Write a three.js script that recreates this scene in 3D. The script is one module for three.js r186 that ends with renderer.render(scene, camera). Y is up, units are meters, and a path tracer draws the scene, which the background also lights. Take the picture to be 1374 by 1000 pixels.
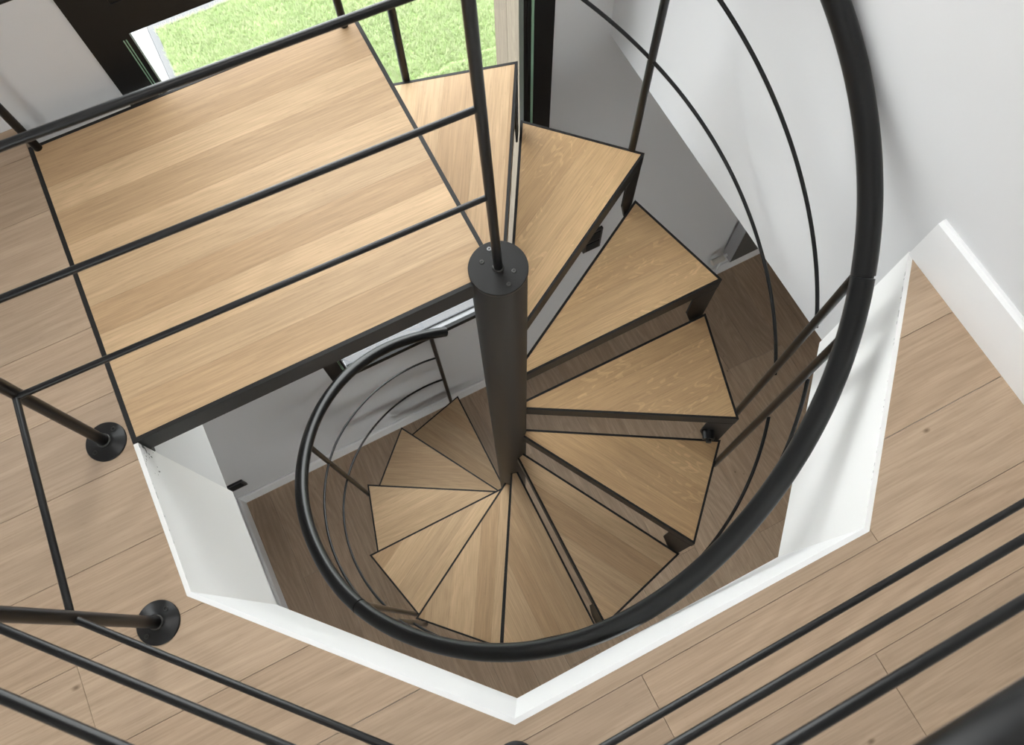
import * as THREE from 'three';
import { mergeGeometries } from 'three/addons/utils/BufferGeometryUtils.js';
import { RectAreaLightUniformsLib } from 'three/addons/lights/RectAreaLightUniformsLib.js';

// ---------------------------------------------------------------- camera, sky, lights, exposure
RectAreaLightUniformsLib.init();
const scene = new THREE.Scene();
const camera = new THREE.PerspectiveCamera(51.24, 1374 / 1000, 0.02, 60);
{
  const m = new THREE.Matrix4().makeBasis(
    new THREE.Vector3(0.891145, -0.014788, 0.453477),
    new THREE.Vector3(0.432765, 0.327928, -0.839749),
    new THREE.Vector3(-0.136289, 0.944587, 0.298631));
  camera.quaternion.setFromRotationMatrix(m);
  camera.position.set(-0.24666, 4.06372, 0.57918);
  camera.focus = 1.75;
  camera.userData.fStop = 11;
}
const renderer = new THREE.WebGLRenderer({ antialias: true });
renderer.toneMapping = THREE.LinearToneMapping;
renderer.toneMappingExposure = 1.34;
renderer.shadowMap.enabled = true;
scene.background = new THREE.Color().setRGB(0.965, 0.985, 1.0);   // even overcast sky
scene.backgroundIntensity = 5.6;

const Z_FRONT = 2.6;
function windowLight(name, w, h, x, y, z, turn, intensity, rgb = [1.0, 0.99, 0.98]) {
  const l = new THREE.RectAreaLight(new THREE.Color().setRGB(...rgb), intensity, w, h);
  l.name = name; l.position.set(x, y, z); l.rotation.y = turn; scene.add(l); return l;
}
windowLight('daylight_back_window', 0.8, 1.85, -0.0, 4.02, -0.66, Math.PI, 0.3);          // stair window, upper lights
{ const l = windowLight('ceiling_panel_light', 1.0, 1.0, -0.35, 5.262, 0.5, 0, 1.7, [1, 0.985, 0.965]); l.rotation.set(-Math.PI / 2, 0, 0); }   // flat lamp on the ceiling
windowLight('daylight_gallery_back_window', 0.5, 1.3, -1.5, 4.05, -0.66, Math.PI, 0.3);          // gallery window beyond the landing
windowLight('daylight_gallery_window', 0.9, 1.2, -1.6, 4.3, Z_FRONT - 0.06, 0, 0.3);          // gallery window behind the camera
windowLight('daylight_lower_window', 1.8, 0.6, -0.1, 0.55, Z_FRONT - 0.06, 0, 0.4, [1, 0.97, 0.93]);         // window of the lower room opposite the stair window

// ---------------------------------------------------------------- helpers
const H = 2.808, RISE = 0.216, R = 0.652;
function rng(seed) { let a = seed >>> 0; return () => { a = (a + 0x6D2B79F5) >>> 0; let t = a; t = Math.imul(t ^ (t >>> 15), t | 1); t ^= t + Math.imul(t ^ (t >>> 7), t | 61); return ((t ^ (t >>> 14)) >>> 0) / 4294967296; }; }
const taken = {};
function numbered(name) { const n = taken[name] = (taken[name] ?? -1) + 1; return n ? `${name}_${String(n).padStart(3, '0')}` : name; }
function shade(o) { o.castShadow = true; o.receiveShadow = true; return o; }
function tag(o, label, category, group, kind) {
  o.userData.label = label; if (category) o.userData.category = category; if (group) o.userData.group = group; if (kind) o.userData.kind = kind; return o;
}
function thing(name, label, category, pos = [0, 0, 0], turn = 0, group) {
  const g = new THREE.Group(); g.name = numbered(name); g.position.set(...pos); g.rotation.y = turn; scene.add(g);
  return tag(g, label, category, group);
}
function struct(name, geo, mat, label) { const m = geo ? shade(new THREE.Mesh(geo, mat)) : new THREE.Group(); m.name = name; scene.add(m); return tag(m, label, null, null, 'structure'); }
function part(parent, name, geo, mat, label) { const m = shade(new THREE.Mesh(Array.isArray(geo) ? mergeGeometries(geo) : geo, mat)); m.name = name; if (label) m.userData.label = label; parent.add(m); return m; }

const poly2 = {
  area(p) { let s = 0; for (let i = 0; i < p.length; i++) { const a = p[i], b = p[(i + 1) % p.length]; s += a[0] * b[1] - a[1] * b[0]; } return s / 2; },
  clip(p, nx, nz, d) {           // keep nx*x + nz*z <= d
    const out = [];
    for (let i = 0; i < p.length; i++) {
      const a = p[i], b = p[(i + 1) % p.length], da = nx * a[0] + nz * a[1] - d, db = nx * b[0] + nz * b[1] - d;
      if (da <= 0) out.push(a);
      if ((da < 0 && db > 0) || (da > 0 && db < 0)) { const t = da / (da - db); out.push([a[0] + (b[0] - a[0]) * t, a[1] + (b[1] - a[1]) * t]); }
    }
    return out.length > 2 && Math.abs(poly2.area(out)) > 1e-7 ? out : null;
  },
  inset(p, d) {                  // offset a convex polygon inwards (d may be a list per edge)
    const q = poly2.area(p) < 0 ? [...p].reverse() : p, n = q.length, at = (i) => (Array.isArray(d) ? d[i] : d);
    const L = q.map((a, i) => { const b = q[(i + 1) % n], l = Math.hypot(b[0] - a[0], b[1] - a[1]), nx = -(b[1] - a[1]) / l, nz = (b[0] - a[0]) / l; return [nx, nz, nx * a[0] + nz * a[1] + at(i)]; });
    return L.map((l2, i) => { const l1 = L[(i + n - 1) % n], det = l1[0] * l2[1] - l1[1] * l2[0]; return [(l1[2] * l2[1] - l1[1] * l2[2]) / det, (l1[0] * l2[2] - l1[2] * l2[0]) / det]; });
  },
};
// upright prism over a convex polygon in x,z; uv in metres along direction "dir" (angle x->z) with an offset, scaled to the wood texture
function prism(pts, y0, y1, dir = 0, uo = 0, vo = 0, su = 1, sv = 1, trim = false) {
  let p = pts; if (poly2.area(p) < 0) p = [...p].reverse();
  const pos = [], uv = [], c = Math.cos(dir), s = Math.sin(dir);
  const add = (x, y, z, side) => { pos.push(x, y, z); const a = x * c + z * s, b = -x * s + z * c; uv.push((a + uo) / su, (trim ? (side ? y - y1 - 0.001 : -0.2) : b + vo + (side ? y - y1 : 0)) / sv); };
  for (let i = 1; i + 1 < p.length; i++) {
    for (const k of [0, i + 1, i]) add(p[k][0], y1, p[k][1]);
    for (const k of [0, i, i + 1]) add(p[k][0], y0, p[k][1]);
  }
  for (let i = 0; i < p.length; i++) {
    const a = p[i], b = p[(i + 1) % p.length];
    add(a[0], y0, a[1], 1); add(a[0], y1, a[1], 1); add(b[0], y1, b[1], 1);
    add(a[0], y0, a[1], 1); add(b[0], y1, b[1], 1); add(b[0], y0, b[1], 1);
  }
  const g = new THREE.BufferGeometry();
  g.setAttribute('position', new THREE.Float32BufferAttribute(pos, 3)); g.setAttribute('uv', new THREE.Float32BufferAttribute(uv, 2));
  g.computeVertexNormals(); return g;
}
const rect = (x0, z0, x1, z1) => [[x0, z0], [x1, z0], [x1, z1], [x0, z1]];
function box(x0, y0, z0, x1, y1, z1) { const g = new THREE.BoxGeometry(x1 - x0, y1 - y0, z1 - z0); g.translate((x0 + x1) / 2, (y0 + y1) / 2, (z0 + z1) / 2); return g.toNonIndexed(); }
function rod(a, b, r, seg = 14) {
  const A = new THREE.Vector3(...a), B = new THREE.Vector3(...b), d = B.clone().sub(A), g = new THREE.CylinderGeometry(r, r, d.length(), seg, 1);
  g.applyQuaternion(new THREE.Quaternion().setFromUnitVectors(new THREE.Vector3(0, 1, 0), d.normalize())); g.translate(...A.add(B).multiplyScalar(0.5).toArray()); return g.toNonIndexed();
}
function sweep(points, r, n = 120, seg = 14) {
  const curve = new THREE.CatmullRomCurve3(points.map((q) => new THREE.Vector3(...q)), false, 'centripetal'), g = new THREE.TubeGeometry(curve, n, r, seg, false).toNonIndexed();
  const caps = [0, 1].map((t) => { const c = new THREE.CircleGeometry(r, seg), d = curve.getTangent(t).multiplyScalar(t ? 1 : -1); c.applyQuaternion(new THREE.Quaternion().setFromUnitVectors(new THREE.Vector3(0, 0, 1), d)); c.translate(...curve.getPoint(t).toArray()); return c.toNonIndexed(); });
  return mergeGeometries([g, ...caps]);
}

// ---------------------------------------------------------------- procedural textures and materials
function lattice(nx, ny, seed) {
  const r = rng(seed), g = Float32Array.from({ length: nx * ny }, () => r());
  return (u, v) => {           // periodic in u, v of 0..1
    const x = u * nx, y = v * ny, ix = Math.floor(x), iy = Math.floor(y); let fx = x - ix, fy = y - iy; fx = fx * fx * (3 - 2 * fx); fy = fy * fy * (3 - 2 * fy);
    const a = ((ix % nx) + nx) % nx, b = (a + 1) % nx, c = (((iy % ny) + ny) % ny) * nx, d = ((iy + 1) % ny + ny) % ny * nx;
    return (g[c + a] * (1 - fx) + g[c + b] * fx) * (1 - fy) + (g[d + a] * (1 - fx) + g[d + b] * fx) * fy;
  };
}
const WU = 1.2, WV = 0.4;         // metres covered by one wood texture, along and across the grain
function woodTexture(seed, base, { contrast = 1, flecks = 0, figure = 1, knots = 0 } = {}) {
  const W = 1024, T = 512, d = new Uint8Array(W * T * 4);
  const f1 = lattice(22, 256, seed + 1), f2 = lattice(30, 150, seed + 2), f3 = lattice(5, 34, seed + 3), f4 = lattice(2, 7, seed + 4), w1 = lattice(3, 6, seed + 5), w2 = lattice(7, 13, seed + 6), po = lattice(70, 300, seed + 7), fl = lattice(110, 46, seed + 8), fm = lattice(6, 7, seed + 9);
  const r = rng(seed + 11), kn = Array.from({ length: knots }, () => [r() * WU, r() * WV, 0.0014 + r() * 0.0016]);
  for (let j = 0; j < T; j++) for (let i = 0; i < W; i++) {
    const u = i / W, v = j / T;
    const warp = (w1(u, v) - 0.5) * 2.4 + (w2(u, v) - 0.5) * 0.5;
    const ring = Math.sin(2 * Math.PI * (v * 13 + warp * 2.2));
    let g = (f1(u, v) - 0.5) * 0.17 + (f2(u, v) - 0.5) * 0.07 + (f3(u, v) - 0.5) * 0.08 + (f4(u, v) - 0.5) * 0.07 + figure * 0.026 * ring * (0.3 + f3(u, v));
    const p = po(u, v); if (p > 0.8) g -= (p - 0.8) * 0.5;
    if (flecks) { const q = fl(u + Math.sin(v * 55) * 0.012, v) * (0.45 + fm(u, v)); if (q > 0.86) g += flecks * Math.min(0.09, (q - 0.86) * 0.6); }
    let k = 0; for (const [ku, kv, kr] of kn) { const e = Math.hypot((u * WU - ku) * 0.55, v * WV - kv) / kr; if (e < 1.6) k = Math.max(k, 1 - e / 1.6); }
    g = g * contrast - k * 0.45;
    const o = (j * W + i) * 4, warm = 1 + g;
    d[o] = Math.max(0, Math.min(255, base[0] * (1 + g * 0.92))); d[o + 1] = Math.max(0, Math.min(255, base[1] * warm)); d[o + 2] = Math.max(0, Math.min(255, base[2] * (1 + g * 1.12))); d[o + 3] = 255;
  }
  const t = new THREE.DataTexture(d, W, T, THREE.RGBAFormat); t.colorSpace = THREE.SRGBColorSpace; t.wrapS = t.wrapT = THREE.RepeatWrapping; t.magFilter = THREE.LinearFilter; t.needsUpdate = true; return t;
}
function plasterBump(seed) {
  const N = 256, d = new Uint8Array(N * N * 4), a = lattice(60, 60, seed), b = lattice(14, 14, seed + 1);
  for (let j = 0; j < N; j++) for (let i = 0; i < N; i++) { const g = 255 * (0.55 * a(i / N, j / N) + 0.45 * b(i / N, j / N)), o = (j * N + i) * 4; d[o] = d[o + 1] = d[o + 2] = g; d[o + 3] = 255; }
  const t = new THREE.DataTexture(d, N, N, THREE.RGBAFormat); t.wrapS = t.wrapT = THREE.RepeatWrapping; t.magFilter = THREE.LinearFilter; t.needsUpdate = true; return t;
}
const std = (o) => new THREE.MeshStandardMaterial(o);
const phys = (o) => new THREE.MeshPhysicalMaterial(o);
const lin = (r, g, b) => new THREE.Color().setRGB(r, g, b);
const tints = (map, rough, list) => list.map((c) => std({ map, roughness: rough, color: lin(...c) }));
const treadPlain = woodTexture(11, [196, 164, 126], { contrast: 0.6 }), treadFleck = woodTexture(47, [197, 162, 118], { contrast: 0.65, flecks: 1.5, figure: 0.5 });
const floorTex = woodTexture(83, [178, 154, 130], { contrast: 0.5, figure: 1.7, knots: 1 }), lowTex = woodTexture(131, [178, 154, 130], { contrast: 0.7, figure: 1.8, knots: 3 });
const TREAD = tints(treadPlain, 0.55, [[1, 1, 1], [0.9, 0.885, 0.86], [1.06, 1.07, 1.08], [0.95, 0.96, 0.97], [0.86, 0.83, 0.79]]);
const TREADF = tints(treadFleck, 0.5, [[1, 1, 1], [0.92, 0.9, 0.88], [1.05, 1.05, 1.05], [0.95, 0.95, 0.94], [0.88, 0.86, 0.84]]);
const FLOOR = tints(floorTex, 0.5, [[1, 1, 1], [0.93, 0.92, 0.9], [1.05, 1.05, 1.04], [0.98, 0.96, 0.93], [0.9, 0.89, 0.88]]);
const LOW = tints(lowTex, 0.5, [[1, 1, 1], [0.93, 0.92, 0.9], [1.05, 1.05, 1.04], [0.98, 0.96, 0.93], [0.9, 0.89, 0.88]]);
const pb = plasterBump(7);
const M = {
  wall: std({ color: lin(0.70, 0.70, 0.705), roughness: 0.85, bumpMap: pb, bumpScale: 0.0004 }),
  trim: std({ color: lin(0.89, 0.89, 0.89), roughness: 0.6 }),
  steel: phys({ color: lin(0.013, 0.0122, 0.0115), roughness: 0.45, specularIntensity: 0.55 }),
  tube: phys({ color: lin(0.006, 0.006, 0.0062), roughness: 0.3, specularIntensity: 0.75 }),
  pole: phys({ color: lin(0.024, 0.0215, 0.0195), roughness: 0.5, specularIntensity: 0.6 }),
  frame: phys({ color: lin(0.010, 0.010, 0.010), roughness: 0.5, specularIntensity: 0.5 }),
  screw: std({ color: lin(0.22, 0.22, 0.22), roughness: 0.4, metalness: 0.8 }),
  dark: std({ color: lin(0.006, 0.006, 0.006), roughness: 0.7 }),
  weld: std({ color: lin(0.05, 0.048, 0.045), roughness: 0.35, metalness: 0.6 }),
  glass: new THREE.MeshPhysicalMaterial({ color: lin(0.97, 0.99, 0.975), roughness: 0, transmission: 1, thickness: 0, ior: 1.5 }),
  edge: std({ color: lin(0.30, 0.50, 0.36), roughness: 0.25 }),
  alu: std({ color: lin(0.42, 0.43, 0.45), roughness: 0.45, metalness: 0.3 }),
  white: std({ color: lin(0.78, 0.78, 0.79), roughness: 0.7 }),
  black: std({ color: lin(0.012, 0.012, 0.013), roughness: 0.35 }),
  anthracite: std({ color: lin(0.09, 0.088, 0.085), roughness: 0.5 }),
  cream: std({ color: lin(0.66, 0.62, 0.56), roughness: 0.45 }),
  ledge: std({ color: lin(0.27, 0.272, 0.285), roughness: 0.8 }),
  paving: std({ color: lin(0.2, 0.2, 0.205), roughness: 0.8 }),
  edging: std({ color: lin(0.1, 0.102, 0.106), roughness: 0.6 }),
  track: std({ color: lin(0.12, 0.122, 0.13), roughness: 0.5 }),
  soil: std({ color: lin(0.36, 0.52, 0.20), roughness: 1 }),
};

// ---------------------------------------------------------------- the room: walls, floors, ceilings
const ZB = -0.71, XA = 0.680, X0 = -2.6, X1 = 3.2, Z1 = 2.6, TOP = 5.3, CEIL = 2.36;
const WX0 = -0.489, WX1 = 0.502, WY0 = 0.94, WY1 = 5.0;
const OPEN = [[-0.686, ZB - 0.02], [-0.686, 0.279], [-0.312, 0.676], [0.318, 0.680], [XA, 0.307], [XA, ZB - 0.02]];
function slabShape(pts, y0, y1) { const g = new THREE.ExtrudeGeometry(new THREE.Shape(pts.map(([x, z]) => new THREE.Vector2(x, -z))), { depth: y1 - y0, bevelEnabled: false }); g.rotateX(-Math.PI / 2); g.translate(0, y0, 0); return g; }
{
  const s = new THREE.Shape([[X0 - 0.3, -0.1], [X1 + 0.3, -0.1], [X1 + 0.3, TOP + 0.2], [X0 - 0.3, TOP + 0.2]].map((q) => new THREE.Vector2(...q)));
  s.holes.push(new THREE.Path([[WX0, WY0], [WX1, WY0], [WX1, WY1], [WX0, WY1]].map((q) => new THREE.Vector2(...q))));
  s.holes.push(new THREE.Path([[-1.75, 3.4], [-1.25, 3.4], [-1.25, 4.7], [-1.75, 4.7]].map((q) => new THREE.Vector2(...q))));
  const g = new THREE.ExtrudeGeometry(s, { depth: 0.22, bevelEnabled: false }); g.translate(0, 0, ZB - 0.22);
  struct('wall_back', g, M.wall, 'white plastered wall behind the staircase with the tall window');
  struct('wall_right', box(XA, CEIL, ZB, XA + 0.14, TOP, Z1), M.wall, 'white wall of the upper storey beside the spiral handrail');
  struct('wall_left', box(X0 - 0.2, H - 0.4, ZB, X0, TOP + 0.2, Z1 + 0.1), M.wall, 'white wall at the far end of the gallery');
  const sf = new THREE.Shape([[X0 - 0.2, -0.1], [X1 + 0.3, -0.1], [X1 + 0.3, TOP + 0.2], [X0 - 0.2, TOP + 0.2]].map((q) => new THREE.Vector2(...q)));
  sf.holes.push(new THREE.Path([[-2.05, 3.7], [-1.15, 3.7], [-1.15, 4.9], [-2.05, 4.9]].map((q) => new THREE.Vector2(...q))));
  sf.holes.push(new THREE.Path([[-1, 0.25], [0.8, 0.25], [0.8, 0.85], [-1, 0.85]].map((q) => new THREE.Vector2(...q))));
  const gf = new THREE.ExtrudeGeometry(sf, { depth: 0.15, bevelEnabled: false }); gf.translate(0, 0, Z1);
  struct('wall_front', gf, M.wall, 'white wall behind the gallery');
  const wf = struct('window_3', null, null, 'window in the wall behind the gallery');
const wl = struct('window_2', null, null, 'low window of the lower room opposite the tall window');
  const wk = struct('window_4', null, null, 'window in the back wall of the gallery beyond the landing');
  for (const [w, x0, x1, y0, y1, Z1] of [[wf, -2.05, -1.15, 3.7, 4.9, Z_FRONT], [wl, -1, 0.8, 0.25, 0.85, Z_FRONT], [wk, -1.75, -1.25, 3.4, 4.7, ZB - 0.18]]) {
    part(w, 'pane', box(x0, y0, Z1 + 0.08, x1, y1, Z1 + 0.08), M.glass);
    part(w, 'frame', [box(x0, y0, Z1 + 0.05, x1, y0 + 0.05, Z1 + 0.11), box(x0, y1 - 0.05, Z1 + 0.05, x1, y1, Z1 + 0.11), box(x0, y0 + 0.05, Z1 + 0.05, x0 + 0.05, y1 - 0.05, Z1 + 0.11), box(x1 - 0.05, y0 + 0.05, Z1 + 0.05, x1, y1 - 0.05, Z1 + 0.11)], M.frame);
  }
  struct('wall_left_lower', box(-1.38, 0, ZB, -1.242, CEIL, Z1), M.wall, 'white wall at the left end of the lower room');
  struct('wall_right_lower', box(X1, -0.1, ZB, X1 + 0.15, CEIL + 0.3, Z1), M.wall, 'white wall at the right end of the lower room');
  const notch = [[X0, ZB], [OPEN[1][0], ZB], ...OPEN.slice(1, 5), [XA + 0.02, 0.307], [XA + 0.02, ZB], [X1, ZB], [X1, Z1], [X0, Z1]];
  struct('ceiling', slabShape(notch, CEIL, H - 0.015), M.wall, 'white ceiling slab of the lower room round the stair opening');
  struct('ceiling_upper', box(X0 - 0.2, TOP, ZB, XA + 0.2, TOP + 0.15, Z1), M.wall, 'white ceiling over the gallery');
  const lamp = thing('ceiling_lamp', 'flat square white panel lamp on the gallery ceiling', 'lamp', [-0.35, TOP, 0.5]);
  part(lamp, 'housing', box(-0.52, -0.03, -0.52, 0.52, 0, 0.52), M.trim);
  part(lamp, 'diffuser', box(-0.5, -0.034, -0.5, 0.5, -0.03, 0.5), std({ color: lin(0.9, 0.9, 0.9), roughness: 0.6, emissive: lin(1, 0.985, 0.965), emissiveIntensity: 0.5 }));
}
// upper floor: oak planks, rows 0.1333 m wide along x
{
  const f = struct('floor_upper', null, null, 'pale oak plank floor of the gallery round the stair opening');
  const r = rng(5), W = 0.1333, first = 0.434 - 9 * W;          // a joint runs at z = 0.434
  const ends = { 10: [0.32], 11: [-0.111, 1.3], 12: [0.218], 8: [-0.87] };
  for (let k = 0; k < 24; k++) {
    const z0 = first + k * W, z1 = z0 + W; if (z0 > 2.55) break;
    let cuts = ends[k]; if (!cuts) { cuts = []; for (let x = X0 + 0.3 + r() * 1.3; x < XA; x += 1.1 + r() * 0.7) if (x < -0.95 || x > 0.75 || z0 > 0.95) cuts.push(x); }
    const xs = [X0, ...cuts.filter((x) => x < XA), XA];
    for (let i = 0; i + 1 < xs.length; i++) {
      let rest = [[xs[i] + 0.0004, Math.max(z0, ZB) + 0.0004], [xs[i + 1] - 0.0004, Math.max(z0, ZB) + 0.0004], [xs[i + 1] - 0.0004, z1 - 0.0004], [xs[i] + 0.0004, z1 - 0.0004]];
      const geo = [], uo = r() * WU, vo = r() * WV, q = poly2.area(OPEN) < 0 ? [...OPEN].reverse() : OPEN;
      for (let e = 0; e < q.length && rest; e++) {
        const a = q[e], b = q[(e + 1) % q.length], nx = b[1] - a[1], nz = -(b[0] - a[0]), d = nx * a[0] + nz * a[1];
        const out = poly2.clip(rest, -nx, -nz, -d); if (out) geo.push(prism(out, H - 0.015, H, 0, uo, vo, WU, WV));
        rest = poly2.clip(rest, nx, nz, d);
      }
      if (geo.length) part(f, 'plank', geo, FLOOR[Math.floor(r() * FLOOR.length)]);
    }
  }
}
// lower floor: darker planks along z, 0.168 m wide
{
  const f = struct('floor', null, null, 'oak plank floor of the lower room');
  part(f, 'subfloor', box(X0, -0.1, ZB, X1, -0.015, Z1), M.dark);
  const r = rng(21), W = 0.168;
  for (let k = -16; k < 13; k++) {
    const x0 = 1.077 + k * W, x1 = x0 + W; if (x1 < -1.4 || x0 > X1) continue;
    const cuts = k === -13 ? [-0.206, 1.1] : [ZB + 0.4 + r() * 1.2, 1.7 + r() * 0.6], zs = [ZB, ...cuts, Z1];
    for (let i = 0; i + 1 < zs.length; i++) part(f, 'plank', prism(rect(x0 + 0.0006, zs[i] + 0.0006, Math.min(x1, X1) - 0.0006, zs[i + 1] - 0.0006), -0.015, 0, Math.PI / 2, r() * WU, r() * WV, WU, WV), LOW[Math.floor(r() * LOW.length)]);
  }
}
// white fascia boards lining the opening, mitred at the corners
function chipMap(seed, edge, smudge) {          // white paint with chips along the top edge (and grey scuffs near one corner)
  const W = 1024, T = 512, d = new Uint8Array(W * T * 4), n1 = lattice(150, 110, seed), n2 = lattice(34, 24, seed + 1), n3 = lattice(9, 5, seed + 2);
  for (let j = 0; j < T; j++) for (let i = 0; i < W; i++) {
    const u = i / W, v = j / T, down = (1 - v) * 0.46, x = u * 0.64, o = (j * W + i) * 4; let g = 1;
    const k = n1(u, v) * 0.6 + n2(u, v) * 0.4;
    if (down < edge * (0.4 + n3(u, v)) && k > 0.66) g = 0.8;
    if (smudge && x < 0.06 && down < 0.06 && k > 0.64 + x * 2.2 + down * 1.2) g = 0.4;
    d[o] = 255 * g; d[o + 1] = 254 * g; d[o + 2] = 252 * g; d[o + 3] = 255;
  }
  const t = new THREE.DataTexture(d, W, T, THREE.RGBAFormat); t.colorSpace = THREE.SRGBColorSpace; t.wrapS = t.wrapT = THREE.RepeatWrapping; t.magFilter = THREE.LinearFilter; t.needsUpdate = true; return t;
}
const chipped = { 0: std({ color: lin(0.89, 0.89, 0.89), roughness: 0.6, map: chipMap(901, 0.004, true) }), 3: std({ color: lin(0.89, 0.89, 0.89), roughness: 0.6, map: chipMap(917, 0.005, false) }) };
{
  const corner = [[-0.686, 0.006], ...OPEN.slice(1, 5)];
  const inner = poly2.inset(OPEN, 0.008);
  const near = (p) => inner.reduce((b, q) => (Math.hypot(q[0] - p[0], q[1] - p[1]) < Math.hypot(b[0] - p[0], b[1] - p[1]) ? q : b));
  const said = ['white fascia board of the opening below the landing corner and two floor flanges', 'white fascia board of the opening on the slanted side beside the paired floor flanges', 'long white fascia board of the opening parallel to the gallery rails', 'white fascia board of the opening that meets the baseboarded wall'];
  for (let i = 0; i < 4; i++) {
    const a = corner[i], b = corner[i + 1], c = near(b), d = i ? near(a) : [a[0] + 0.008, a[1]];
    const dir = Math.atan2(b[1] - a[1], b[0] - a[0]), ua = a[0] * Math.cos(dir) + a[1] * Math.sin(dir), va = -a[0] * Math.sin(dir) + a[1] * Math.cos(dir);
    struct(`trim_${i + 1}`, prism([a, b, c, d], CEIL, H - 0.001, dir, -ua, -va, 0.64, 0.46, true), i === 1 || i === 2 ? M.trim : chipped[i], said[i]);
  }
  const run = (n, geo, l) => struct(n, geo, M.trim, l);
  const bb = (L, hgt) => { const s = new THREE.Shape([[0, 0], [0.012, 0], [0.012, hgt - 0.006], [0.006, hgt], [0, hgt]].map((q) => new THREE.Vector2(...q))); return new THREE.ExtrudeGeometry(s, { depth: L, bevelEnabled: false }); };
  const g1 = bb(Z1 - 0.307, 0.112); g1.scale(-1, 1, 1); g1.index && g1.index.array.reverse(); { const p = g1.toNonIndexed(); const ar = p.attributes.position.array; for (let k = 0; k < ar.length; k += 9) for (let m = 0; m < 3; m++) { const t = ar[k + m]; ar[k + m] = ar[k + 6 + m]; ar[k + 6 + m] = t; } p.computeVertexNormals(); p.translate(XA, H, 0.307); run('baseboard_right', p, 'white baseboard on the gallery floor along the right wall'); }
  const g2 = bb(X1 + 1.242, 0.103); g2.rotateY(-Math.PI / 2); { g2.translate(X1, 0, ZB); run('baseboard_back', g2, 'white baseboard of the lower room under the tall window'); }
  const g3 = bb(Z1 - ZB, 0.103); g3.translate(-1.242, 0, ZB); run('baseboard_left', g3, 'white baseboard along the left wall of the lower room');
}

// ---------------------------------------------------------------- the tall window and the garden
{
  const w = struct('window_1', null, null, 'tall window with wide black frame looking onto the lawn');
  const zf = ZB + 0.004, zr = ZB - 0.022, y0 = WY0, yT = 2.915, yT2 = 3.06;
  part(w, 'jamb', box(WX0, y0, zr, -0.412, WY1, zf), M.frame);
  part(w, 'jamb', box(0.414, y0, zr, WX1, WY1, zf), M.frame);
  part(w, 'transom', [box(-0.412, yT, zr, 0.414, 2.984, zf), box(-0.412, 2.9855, zr, 0.414, yT2, zf - 0.0015)], M.frame);
  part(w, 'head', box(-0.412, 4.93, zr, 0.414, WY1, zf), M.frame);
  part(w, 'sill_lip', box(-0.412, y0, ZB - 0.012, 0.414, 0.972, zf), M.frame);
  part(w, 'sill', box(-0.412, y0, ZB - 0.036, 0.414, 0.962, ZB - 0.012), M.ledge);
  part(w, 'track', box(-0.412, y0, ZB - 0.041, 0.414, 0.968, ZB - 0.036), M.frame);
  part(w, 'threshold', box(-0.412, y0, ZB - 0.075, 0.414, 0.958, ZB - 0.041), M.track);
  part(w, 'pane', box(-0.412, 0.958, ZB - 0.02, 0.414, yT, ZB - 0.02), M.glass);
  part(w, 'pane', box(-0.412, yT2, ZB - 0.02, 0.414, 4.93, ZB - 0.02), M.glass);
  part(w, 'glass_edge', box(0.4355, 0.972, zf, 0.4425, yT - 0.01, zf + 0.002), M.edge, 'pale green glass edge');
  part(w, 'glass_edge', box(-0.4235, 0.972, zf, -0.4215, yT - 0.01, zf + 0.0015), M.edge, 'thin green glass edge');
  part(w, 'glass_edge', box(-0.4285, 0.972, zf, -0.4265, yT - 0.01, zf + 0.0015), M.edge, 'thin green glass edge');
  part(w, 'frame_groove', box(0.424, 0.972, zf, 0.4275, yT - 0.01, zf + 0.002), M.dark);
}
const oakOut = woodTexture(171, [206, 190, 168], { contrast: 0.7, figure: 0.8, knots: 4 });
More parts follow.
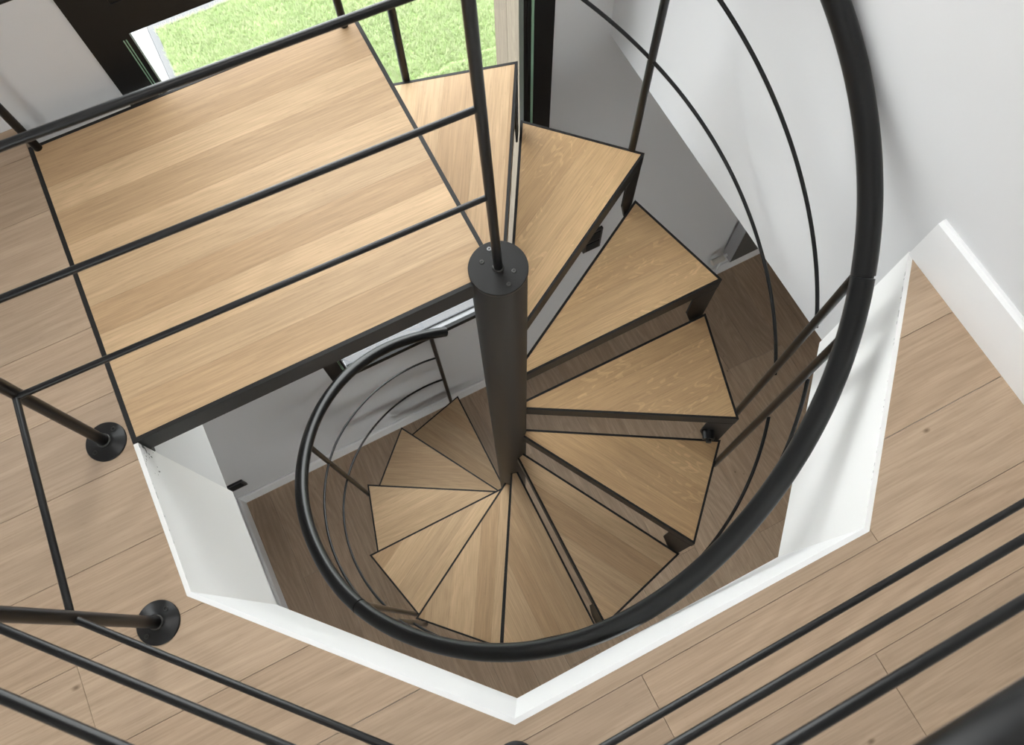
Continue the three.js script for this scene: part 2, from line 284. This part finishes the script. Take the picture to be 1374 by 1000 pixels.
{
  const G = 0.95, far = -7;
  struct('ground', box(-6, 0.5, far, 6, 0.9, ZB - 0.22), M.paving, 'ground of the garden outside the window');
  const pv = thing('paving_strip', 'white paving slab outside the window beside the lawn edging', 'paving', [-2.3, 0.9, -3]);
  part(pv, 'slab', box(-2.2, 0, far + 3, 1.698, 0.05, ZB - 0.225 + 3), M.paving);
  const pw = thing('window_ledge', 'white outer ledge below the tall window', 'ledge', [0, 0.93, ZB - 0.15]);
  part(pw, 'ledge', box(-0.489, 0, -0.2, 0.502, 0.02, 0.07), M.ledge);
  const dk = thing('terrace_slab', 'white terrace slab between the window ledge and the lawn', 'paving', [0, 0.9, -1.2]);
  part(dk, 'slab', box(-0.6, 0, -0.35, 5, 0.05, 0.265), M.ledge);
  const ed = thing('lawn_edging', 'grey metal edging strip along the lawn beside the white paving', 'edging', [-0.58, 0.9, -2.2]);
  part(ed, 'strip', box(-0.02, 0, -0.72, 0.015, 0.055, 0.65), M.edging); const ed2 = thing('lawn_edging', 'grey metal edging strip along the far end of the lawn', 'edging', [-0.565, 0.9, -2.9]); part(ed2, 'strip', box(0, 0, -0.02, 5, 0.055, 0.04), M.edging);
  const bk = thing('paving_strip', 'white paving slab outside beyond the far edge of the lawn', 'paving', [0, 0.9, -5]);
  part(bk, 'slab', box(-0.6, 0, -2, 5, 0.05, 2.08), M.paving);
  const lawn = new THREE.Group(); lawn.name = 'lawn'; scene.add(lawn); tag(lawn, 'bright green artificial grass lawn outside the tall window', 'grass', null, 'stuff');
  part(lawn, 'turf', box(-0.565, 0.9, -2.86, 4.5, 0.945, -1.55), M.soil);
  const r = rng(77), blades = [];
  for (let k = 0; k < 5; k++) {
    const a = r() * 6.28, l = 0.016 + r() * 0.012, b = 0.003 + r() * 0.008, wd = 0.0008, ox = (r() - 0.5) * 0.012, oz = (r() - 0.5) * 0.012, c = Math.cos(a), s = Math.sin(a);
    const at = (along, up, side) => [ox + c * along - s * side, up, oz + s * along + c * side];
    blades.push(...at(0, 0, -wd), ...at(0, 0, wd), ...at(b * 0.4, l * 0.6, wd * 0.8), ...at(0, 0, -wd), ...at(b * 0.4, l * 0.6, wd * 0.8), ...at(b * 0.4, l * 0.6, -wd * 0.8), ...at(b * 0.4, l * 0.6, -wd * 0.8), ...at(b * 0.4, l * 0.6, wd * 0.8), ...at(b, l, 0));
  }
  const bg = new THREE.BufferGeometry(); bg.setAttribute('position', new THREE.Float32BufferAttribute(blades, 3)); bg.computeVertexNormals();
  const n = 100000, im = new THREE.InstancedMesh(bg, std({ color: lin(1, 1, 1), roughness: 0.7, side: THREE.DoubleSide }), n), m4 = new THREE.Matrix4(), q = new THREE.Quaternion(), up = new THREE.Vector3(0, 1, 0), col = new THREE.Color();
  const patch = lattice(24, 24, 5), patch2 = lattice(90, 90, 6);
  for (let i = 0; i < n; i++) {
    const x = -0.566 + r() * 2.3, z = -2.865 + r() * 1.31, s = 0.75 + r() * 0.5, seam = Math.abs(z + 1.972 + 0.006 * Math.sin(x * 40)) < 0.007 && x > 0.35;
    q.setFromAxisAngle(up, r() * 6.28); m4.compose(new THREE.Vector3(x, 0.945, z), q, new THREE.Vector3(s, seam ? 0.25 : s, s)); im.setMatrixAt(i, m4);
    const p = patch(x / 3 + 1, z / 3 + 2) * 0.5 + patch2(x / 3 + 1, z / 3 + 2) * 0.5, dry = r() < 0.3 ? 1 : 0;
    col.setRGB(0.38 + 0.08 * p + 0.07 * dry, 0.47 + 0.08 * p + 0.02 * dry, 0.235 + 0.06 * p + 0.07 * dry); im.setColorAt(i, col);
  }
  im.name = 'grass_blades'; im.userData.kind = 'stuff'; shade(im); lawn.add(im);
  const tr = thing('timber_reveal', 'pale vertical timber boards lining the outside of the window', 'cladding', [0.4195, 0.95, ZB - 0.104]);
  const tm = tints(oakOut, 0.65, [[0.34, 0.335, 0.33], [0.31, 0.3, 0.295]]);
  for (let k = 0; k < 2; k++) { const g = box(0, 0, -0.078 * (k + 1) + 0.08, 0.06, 4, -0.078 * k + 0.0785); const uv = g.attributes.uv, ps = g.attributes.position; for (let i = 0; i < uv.count; i++) uv.setXY(i, ps.getY(i) / WU + k * 0.37, (ps.getZ(i) + k * 0.2) / WV); part(tr, 'board', g, tm[k]); }
}

// ---------------------------------------------------------------- the stair: pole, landing, treads
const ang = (t) => THREE.MathUtils.degToRad(-90 + 30 * t);
const at = (t, r, y) => [r * Math.cos(ang(t)), y, r * Math.sin(ang(t))];
{
  const p = thing('stair_pole', 'thick dark brown steel centre column of the spiral stair with screwed cap', 'column', [0, 0, 0]);
  const yc = 2.8235, rc = 0.0541;
  const lathe = new THREE.LatheGeometry([[0, 0], [0.11, 0], [0.11, 0.008], [rc - 0.0015, 0.008], [rc - 0.0015, yc - 0.008]].map((q) => new THREE.Vector2(...q)), 64);
  part(p, 'column', lathe, M.pole);
  part(p, 'cap', new THREE.LatheGeometry([[rc - 0.004, yc - 0.009], [rc, yc - 0.0085], [rc, yc - 0.001], [rc - 0.001, yc], [0, yc]].map((q) => new THREE.Vector2(...q)), 64), M.steel);
  for (const [x, z] of [[0.002, -0.040], [-0.021, -0.023], [0.022, 0.019], [0.002, 0.038]]) {
    const s = part(p, 'screw', new THREE.LatheGeometry([[0.0, 0.0006], [0.0012, 0.0006], [0.0022, 0.0012], [0.0042, 0.0012], [0.0046, 0]].map((q) => new THREE.Vector2(...q)), 20), x < 0.0021 && z < -0.03 ? M.screw : M.weld); s.position.set(x, yc, z);
    const sk = part(s, 'socket', new THREE.CylinderGeometry(0.0017, 0.0017, 0.0006, 6), M.dark); sk.position.y = 0.0009;
  }
}
const FR = 0.0065, FD = 0.05;      // steel frame of a tread: plate thickness and depth
function staves(parent, inner, dir, width, y0, y1, mats, seed) {
  const r = rng(seed), c = Math.cos(dir), s = Math.sin(dir), across = (q) => -q[0] * s + q[1] * c, v = inner.map(across), lo = Math.min(...v), hi = Math.max(...v);
  let v0 = lo - width * r() * 0.6, last = -1;
  while (v0 < hi) {
    const v1 = v0 + width * (0.75 + r() * 0.5); let q = poly2.clip(inner, s, -c, -(v0 + 0.00015)); q = q && poly2.clip(q, -s, c, v1 - 0.00015);
    if (q) { let k; do k = Math.floor(r() * mats.length); while (k === last); last = k; part(parent, 'stave', prism(q, y0, y1, dir, r() * WU, r() * WV, WU, WV), mats[k]); }
    v0 = v1;
  }
}
{
  const W = 0.6855, D = 0.652;
  const g = thing('stair_landing', 'square oak landing in a black steel frame between gallery floor and spiral stair', 'landing', [0, H - FD, 0]);
  const x0 = -W, z0 = -D;
  part(g, 'frame', [box(x0, -0.018, z0, x0 + 0.008, FD, 0.004), box(-0.008, 0, z0, 0, FD, 0.004), box(x0 + 0.008, 0, -0.004, -0.008, FD, 0.004), box(x0 + 0.008, 0, z0, -0.008, FD, z0 + 0.006)], M.steel);
  part(g, 'support_bar', [box(x0 + 0.008, -0.002, -0.04, -0.03, 0.004, -0.004), box(-0.35, 0, z0 + 0.006, -0.345, 0.02, -0.004)], M.steel);
  const inn = rect(x0 + 0.0083, z0 + 0.0063, -0.0083, -0.0043);
  const r = rng(303); let v = z0 + 0.0063, last = -1, k;
  for (const w of [0.098, 0.062, 0.076, 0.05, 0.088, 0.06, 0.074, 0.064, 0.2]) {
    const v1 = Math.min(v + w, -0.0043); do k = Math.floor(r() * 5); while (k === last); last = k;
    if (v1 > v) part(g, 'stave', prism(rect(inn[0][0], v + 0.00015, inn[1][0], v1 - 0.00015), 0.018, FD - 0.0006, 0, r() * WU, r() * WV, WU, WV), TREAD[k]); v = v1;
  }
}
const ORD = ['first', 'second', 'third', 'fourth', 'fifth', 'sixth', 'seventh', 'eighth', 'ninth', 'tenth', 'eleventh', 'twelfth'];
const along = ['N', 'N', 'N', 'R', 'N', 'R', 'R', 'R', 'R', 'R', 'R', 'R'];
const OM = THREE.MathUtils.degToRad(29.5);
for (let i = 1; i <= 12; i++) {
  const y = H - i * RISE;
  const g = thing('stair_tread', `wedge shaped oak tread in black steel frame, ${ORD[i - 1]} step down from the landing`, 'stair tread', [0, y - FD, 0], -ang(i), 'treads of the spiral stair');
  const ri = 0.048, pt = (r, a) => [r * Math.cos(a), r * Math.sin(a)];
  const outer = [pt(ri, -OM), pt(R, -OM), pt(R, 0), pt(ri, 0)];
  const q = poly2.area(outer) < 0 ? [...outer].reverse() : outer;
  const inner = poly2.inset(q, FR + 0.0003).map((p) => p);
  // frame plates: rear, outer edge, nose (each a mitred prism), and a thin tray flange
  const ring = poly2.inset(q, FR), plates = q.map((a, k) => prism([a, q[(k + 1) % 4], ring[(k + 1) % 4], ring[k]], 0, FD));
  part(g, 'frame', plates, M.steel);
  part(g, 'tray', prism(inner, 0.014, 0.0178), M.steel);
  staves(g, inner, along[i - 1] === 'N' ? 0 : -OM, 0.075, 0.018, FD - 0.0006, [2, 3, 5].includes(i) ? TREADF : i === 4 ? TREADF.slice(1) : TREAD, 1000 + i * 7);
  if (i < 12) {                    // plate bolted down to the next tread
    const s = new THREE.Shape([[0.650, -0.002], [0.650, -0.206], [0.612, -0.206], [0.575, -0.10], [0.575, -0.002]].map((p) => new THREE.Vector2(...p)));
    const bp = new THREE.ExtrudeGeometry(s, { depth: 0.005, bevelEnabled: false }); bp.translate(0, 0, -0.0049); const m = part(g, 'bracket_plate', bp, M.steel);
    if (i === 4) part(m, 'bolt', [new THREE.CylinderGeometry(0.019, 0.019, 0.026, 6).rotateX(Math.PI / 2).translate(0.597, -0.09, 0.013).toNonIndexed(), rod([0.597, -0.09, -0.006], [0.597, -0.09, 0.036], 0.008)], M.black, 'black hexagon bolt');
  }
}

// ---------------------------------------------------------------- spiral handrail, three sections
const HH = 0.86, RR = 0.0212;
const lerpTable = (tb, t) => { if (t <= tb[0][0]) return tb[0][1]; for (let i = 1; i < tb.length; i++) if (t <= tb[i][0]) { const [a, b] = [tb[i - 1], tb[i]]; return a[1] + (b[1] - a[1]) * (t - a[0]) / (b[0] - a[0]); } return tb[tb.length - 1][1]; };
const helix = (tb, t0, t1, hh, n = 26) => Array.from({ length: n + 1 }, (_, k) => { const t = t0 + (t1 - t0) * k / n; return at(t, lerpTable(tb, t), H - t * RISE + hh); });
const smooth = (tb, n = 24, reach = 0.5) => { const o = []; for (let k = 0; k <= n; k++) { const t = tb[0][0] + (tb[tb.length - 1][0] - tb[0][0]) * k / n; let s = 0, w = 0; for (let d = -5; d <= 5; d++) { s += lerpTable(tb, t + d * reach / 5); w++; } o.push([t, s / w]); } return o; };
const RAIL = smooth([[0.1, 0.658], [2.0, 0.658], [2.81, 0.660], [3.41, 0.654], [3.93, 0.645], [4.22, 0.638], [4.62, 0.632], [5.01, 0.627], [5.49, 0.629], [5.99, 0.638], [6.4, 0.645], [6.92, 0.651], [7.56, 0.656], [8.11, 0.669], [8.73, 0.670], [9.42, 0.680], [9.87, 0.683], [10.45, 0.691], [11.18, 0.684], [12.03, 0.655]], 60, 0.3);
const SEC = [
  { label: 'black tubular spiral handrail section beside the white wall', t: [0.1, 3.945], posts: [[0.22, 0.645, 1], [1.9, 0.646, 2], [3.92, 0.654, 4]],
    rods: [[[[0.2, 0.646], [1.42, 0.644], [3.0, 0.649], [3.4, 0.652], [3.9, 0.662]], 0.22, 3.93, 0.30], [[[0.2, 0.643], [2.22, 0.641], [3.28, 0.643], [3.9, 0.656]], 0.22, 3.93, 0.60]] },
  { label: 'black tubular spiral handrail section sweeping over the white fascia boards', t: [3.957, 8.095], posts: [[4.21, 0.646, 5], [7.89, 0.65, 8]],
    rods: [[[[4.19, 0.654], [4.6, 0.661], [4.86, 0.661], [5.3, 0.652], [7.9, 0.652]], 4.2, 7.89, 0.31], [[[4.16, 0.651], [4.45, 0.657], [4.69, 0.654], [7.9, 0.652]], 4.2, 7.89, 0.60]] },
  { label: 'black tubular spiral handrail section ending above the lowest tread', t: [8.107, 12.06], posts: [[8.12, 0.65, 9], [9.89, 0.648, 10], [11.87, 0.645, 12]],
    rods: [[[[8.27, 0.666], [8.8, 0.666], [9.5, 0.668], [9.86, 0.666], [10.45, 0.655], [10.93, 0.65], [11.87, 0.650]], 8.2, 11.87, 0.31], [[[8.3, 0.676], [8.73, 0.678], [9.2, 0.668], [9.62, 0.670], [9.92, 0.673], [10.39, 0.663], [10.89, 0.655], [11.87, 0.654]], 8.2, 11.87, 0.60]] },
];
for (const s of SEC) {
  const [bt, br, bi] = s.posts[0], b0 = at(bt, br, H - bi * RISE - FD);
  const g = thing('spiral_handrail', s.label, 'handrail', b0, 0, 'sections of the spiral handrail');
  const back = (geo) => geo.translate(-b0[0], -b0[1], -b0[2]);
  const tb = RAIL;
  part(g, 'handrail', back(sweep(helix(tb, s.t[0], s.t[1], HH, 40), RR, 200, 24)), M.tube);
  for (const [t, r, i] of s.posts) part(g, 'post', back(rod(at(t, r, H - i * RISE - FD), at(t, lerpTable(tb, t) - 0.004, H - t * RISE + HH - 0.012), 0.0092)), M.tube);
  for (const [rt, t0, t1, hh] of s.rods) part(g, 'rod', back(sweep(helix(smooth(rt), t0, t1, hh, 30), 0.0044, 120, 10)), M.tube);
  if (s.t[1] < 9) part(g, 'sleeve', back(sweep([s.t[1] - 0.01, s.t[1] + 0.01].map((t) => at(t, lerpTable(RAIL, t), H - t * RISE + HH)), RR - 0.003, 2, 20)), M.dark);
}

// ---------------------------------------------------------------- gallery railings
const FA = [-0.724, -0.019], FB = [-0.738, 0.297], FC = [-0.335, 0.726], LV = [3.053, 3.254, 3.455], YH = 3.66, leanA = (y) => FA[1] - Math.max(0, y - 3.02) * 0.05;   // the corner post leans a little
{
  const g = thing('landing_railing', 'black railing with thin bars along the landing edge from column to gallery post', 'railing', [0, 2.8235, 0]);
  const b = (geo) => geo.translate(0, -2.8235, 0);
  part(g, 'post', b(rod([0, 2.8235, 0], [-0.011, YH, -0.016], 0.0082, 20)), M.tube);
  part(g, 'weld', b(new THREE.TorusGeometry(0.0082, 0.0026, 8, 20).rotateX(Math.PI / 2).translate(0, 2.8245, 0).toNonIndexed()), M.weld);
  LV.forEach((y) => { const k = (y - 2.8235) / (YH - 2.8235); part(g, 'bar', b(rod([-0.011 * k, y, -0.016 * k], [FA[0], y, leanA(y)], 0.0049)), M.tube); });
  part(g, 'handrail', b(rod([-0.011, YH, -0.016], [FA[0], YH, leanA(YH)], RR, 22)), M.tube);
}
{
  const g = thing('gallery_railing', 'black railing round the stair opening with posts on round floor flanges', 'railing', [FA[0], H, FA[1]]);
  const b = (geo) => geo.translate(-FA[0], -H, -FA[1]);
  for (const [x, z] of [FA, FB, FC]) {
    part(g, 'post', b(rod([x, H + 0.004, z], [x, YH, z === FA[1] ? leanA(YH) : z], 0.009, 20)), M.tube);
    const f = part(g, 'flange', b(new THREE.LatheGeometry([[0, 0.0095], [0.012, 0.0095], [0.016, 0.0085], [0.0325, 0.0035], [0.034, 0.002], [0.034, 0]].map((q) => new THREE.Vector2(...q)), 48).translate(x, H, z)), M.tube);
    for (const s of [-1, 1]) part(f, 'screw', b(new THREE.TorusGeometry(0.0032, 0.0007, 6, 16).rotateX(Math.PI / 2).translate(x + s * 0.0195, H + 0.0082, z - s * 0.013)), M.weld);
    part(f, 'weld', b(new THREE.TorusGeometry(0.0098, 0.0022, 6, 20).rotateX(Math.PI / 2).translate(x, H + 0.0095, z)), M.weld);
  }
  const line = [FA, FB, FC, [XA, 0.718]];
  for (let k = 0; k < 3; k++) for (const y of [...LV, YH]) {
    const a = line[k], c = line[k + 1], rr = y === YH ? RR : 0.0049, off = (p) => [p[0], y, p === FA ? leanA(y) : p[1]];
    part(g, y === YH ? 'handrail' : 'bar', b(rod(off(a), off(c), rr, 16)), M.tube);
  }
}
{
  const pL = [-0.668, -0.642], pR = [-0.030, -0.640];
  const g = thing('landing_back_railing', 'black railing posts at the back corners of the landing before the window', 'railing', [pL[0], H, pL[1]]);
  const b = (geo) => geo.translate(-pL[0], -H, -pL[1]);
  for (const [x, z] of [pL, pR]) part(g, 'post', b(rod([x, H, z], [x, YH, z], 0.0082)), M.tube);
  for (const y of [...LV.map((v) => v + 0.06), YH]) part(g, y === YH ? 'handrail' : 'bar', b(rod([pL[0], y, pL[1]], [pR[0], y, pR[1]], y === YH ? RR : 0.0049)), M.tube);
}

// ---------------------------------------------------------------- small things on the lower wall
{
  const s = thing('wall_socket', 'black socket plate low on the wall above the baseboard', 'socket', [-1.172, 0.26, ZB]);
  part(s, 'plate', box(-0.042, 0, 0, 0.042, 0.085, 0.011), M.black);
  part(s, 'insert', box(-0.03, 0.014, 0.011, 0.03, 0.071, 0.012), M.dark);
  const w = thing('wall_switch', 'black double switch plate on the wall behind the second tread', 'switch', [0.735, 1.095, ZB]);
  part(w, 'plate', box(-0.041, 0, 0, 0.041, 0.155, 0.012), M.black);
  part(w, 'rocker', box(-0.03, 0.012, 0.012, 0.03, 0.07, 0.016), M.dark); part(w, 'rocker', box(-0.03, 0.085, 0.012, 0.03, 0.143, 0.016), M.dark);
  const h = thing('radiator', 'dark grey panel radiator on the lower wall with a pale valve knob', 'radiator', [1.62, 0.3, ZB + 0.002]);
  part(h, 'panel', box(0, 0, 0.04, 1.2, 0.6, 0.075), M.anthracite);
  part(h, 'side_cover', box(-0.004, 0.01, 0.012, 0, 0.59, 0.075), M.alu);
  part(h, 'bracket', box(0.03, 0.05, 0, 0.06, 0.5, 0.04), M.white);
  part(h, 'pipe', [rod([-0.03, -0.2, 0.04], [-0.03, 0.03, 0.04], 0.008), rod([-0.03, 0.03, 0.04], [0.02, 0.03, 0.04], 0.008)], M.white);
  part(h, 'valve_knob', rod([-0.10, 0.03, 0.045], [-0.03, 0.03, 0.045], 0.017, 20), M.cream, 'cream valve knob');
}

renderer.render(scene, camera);
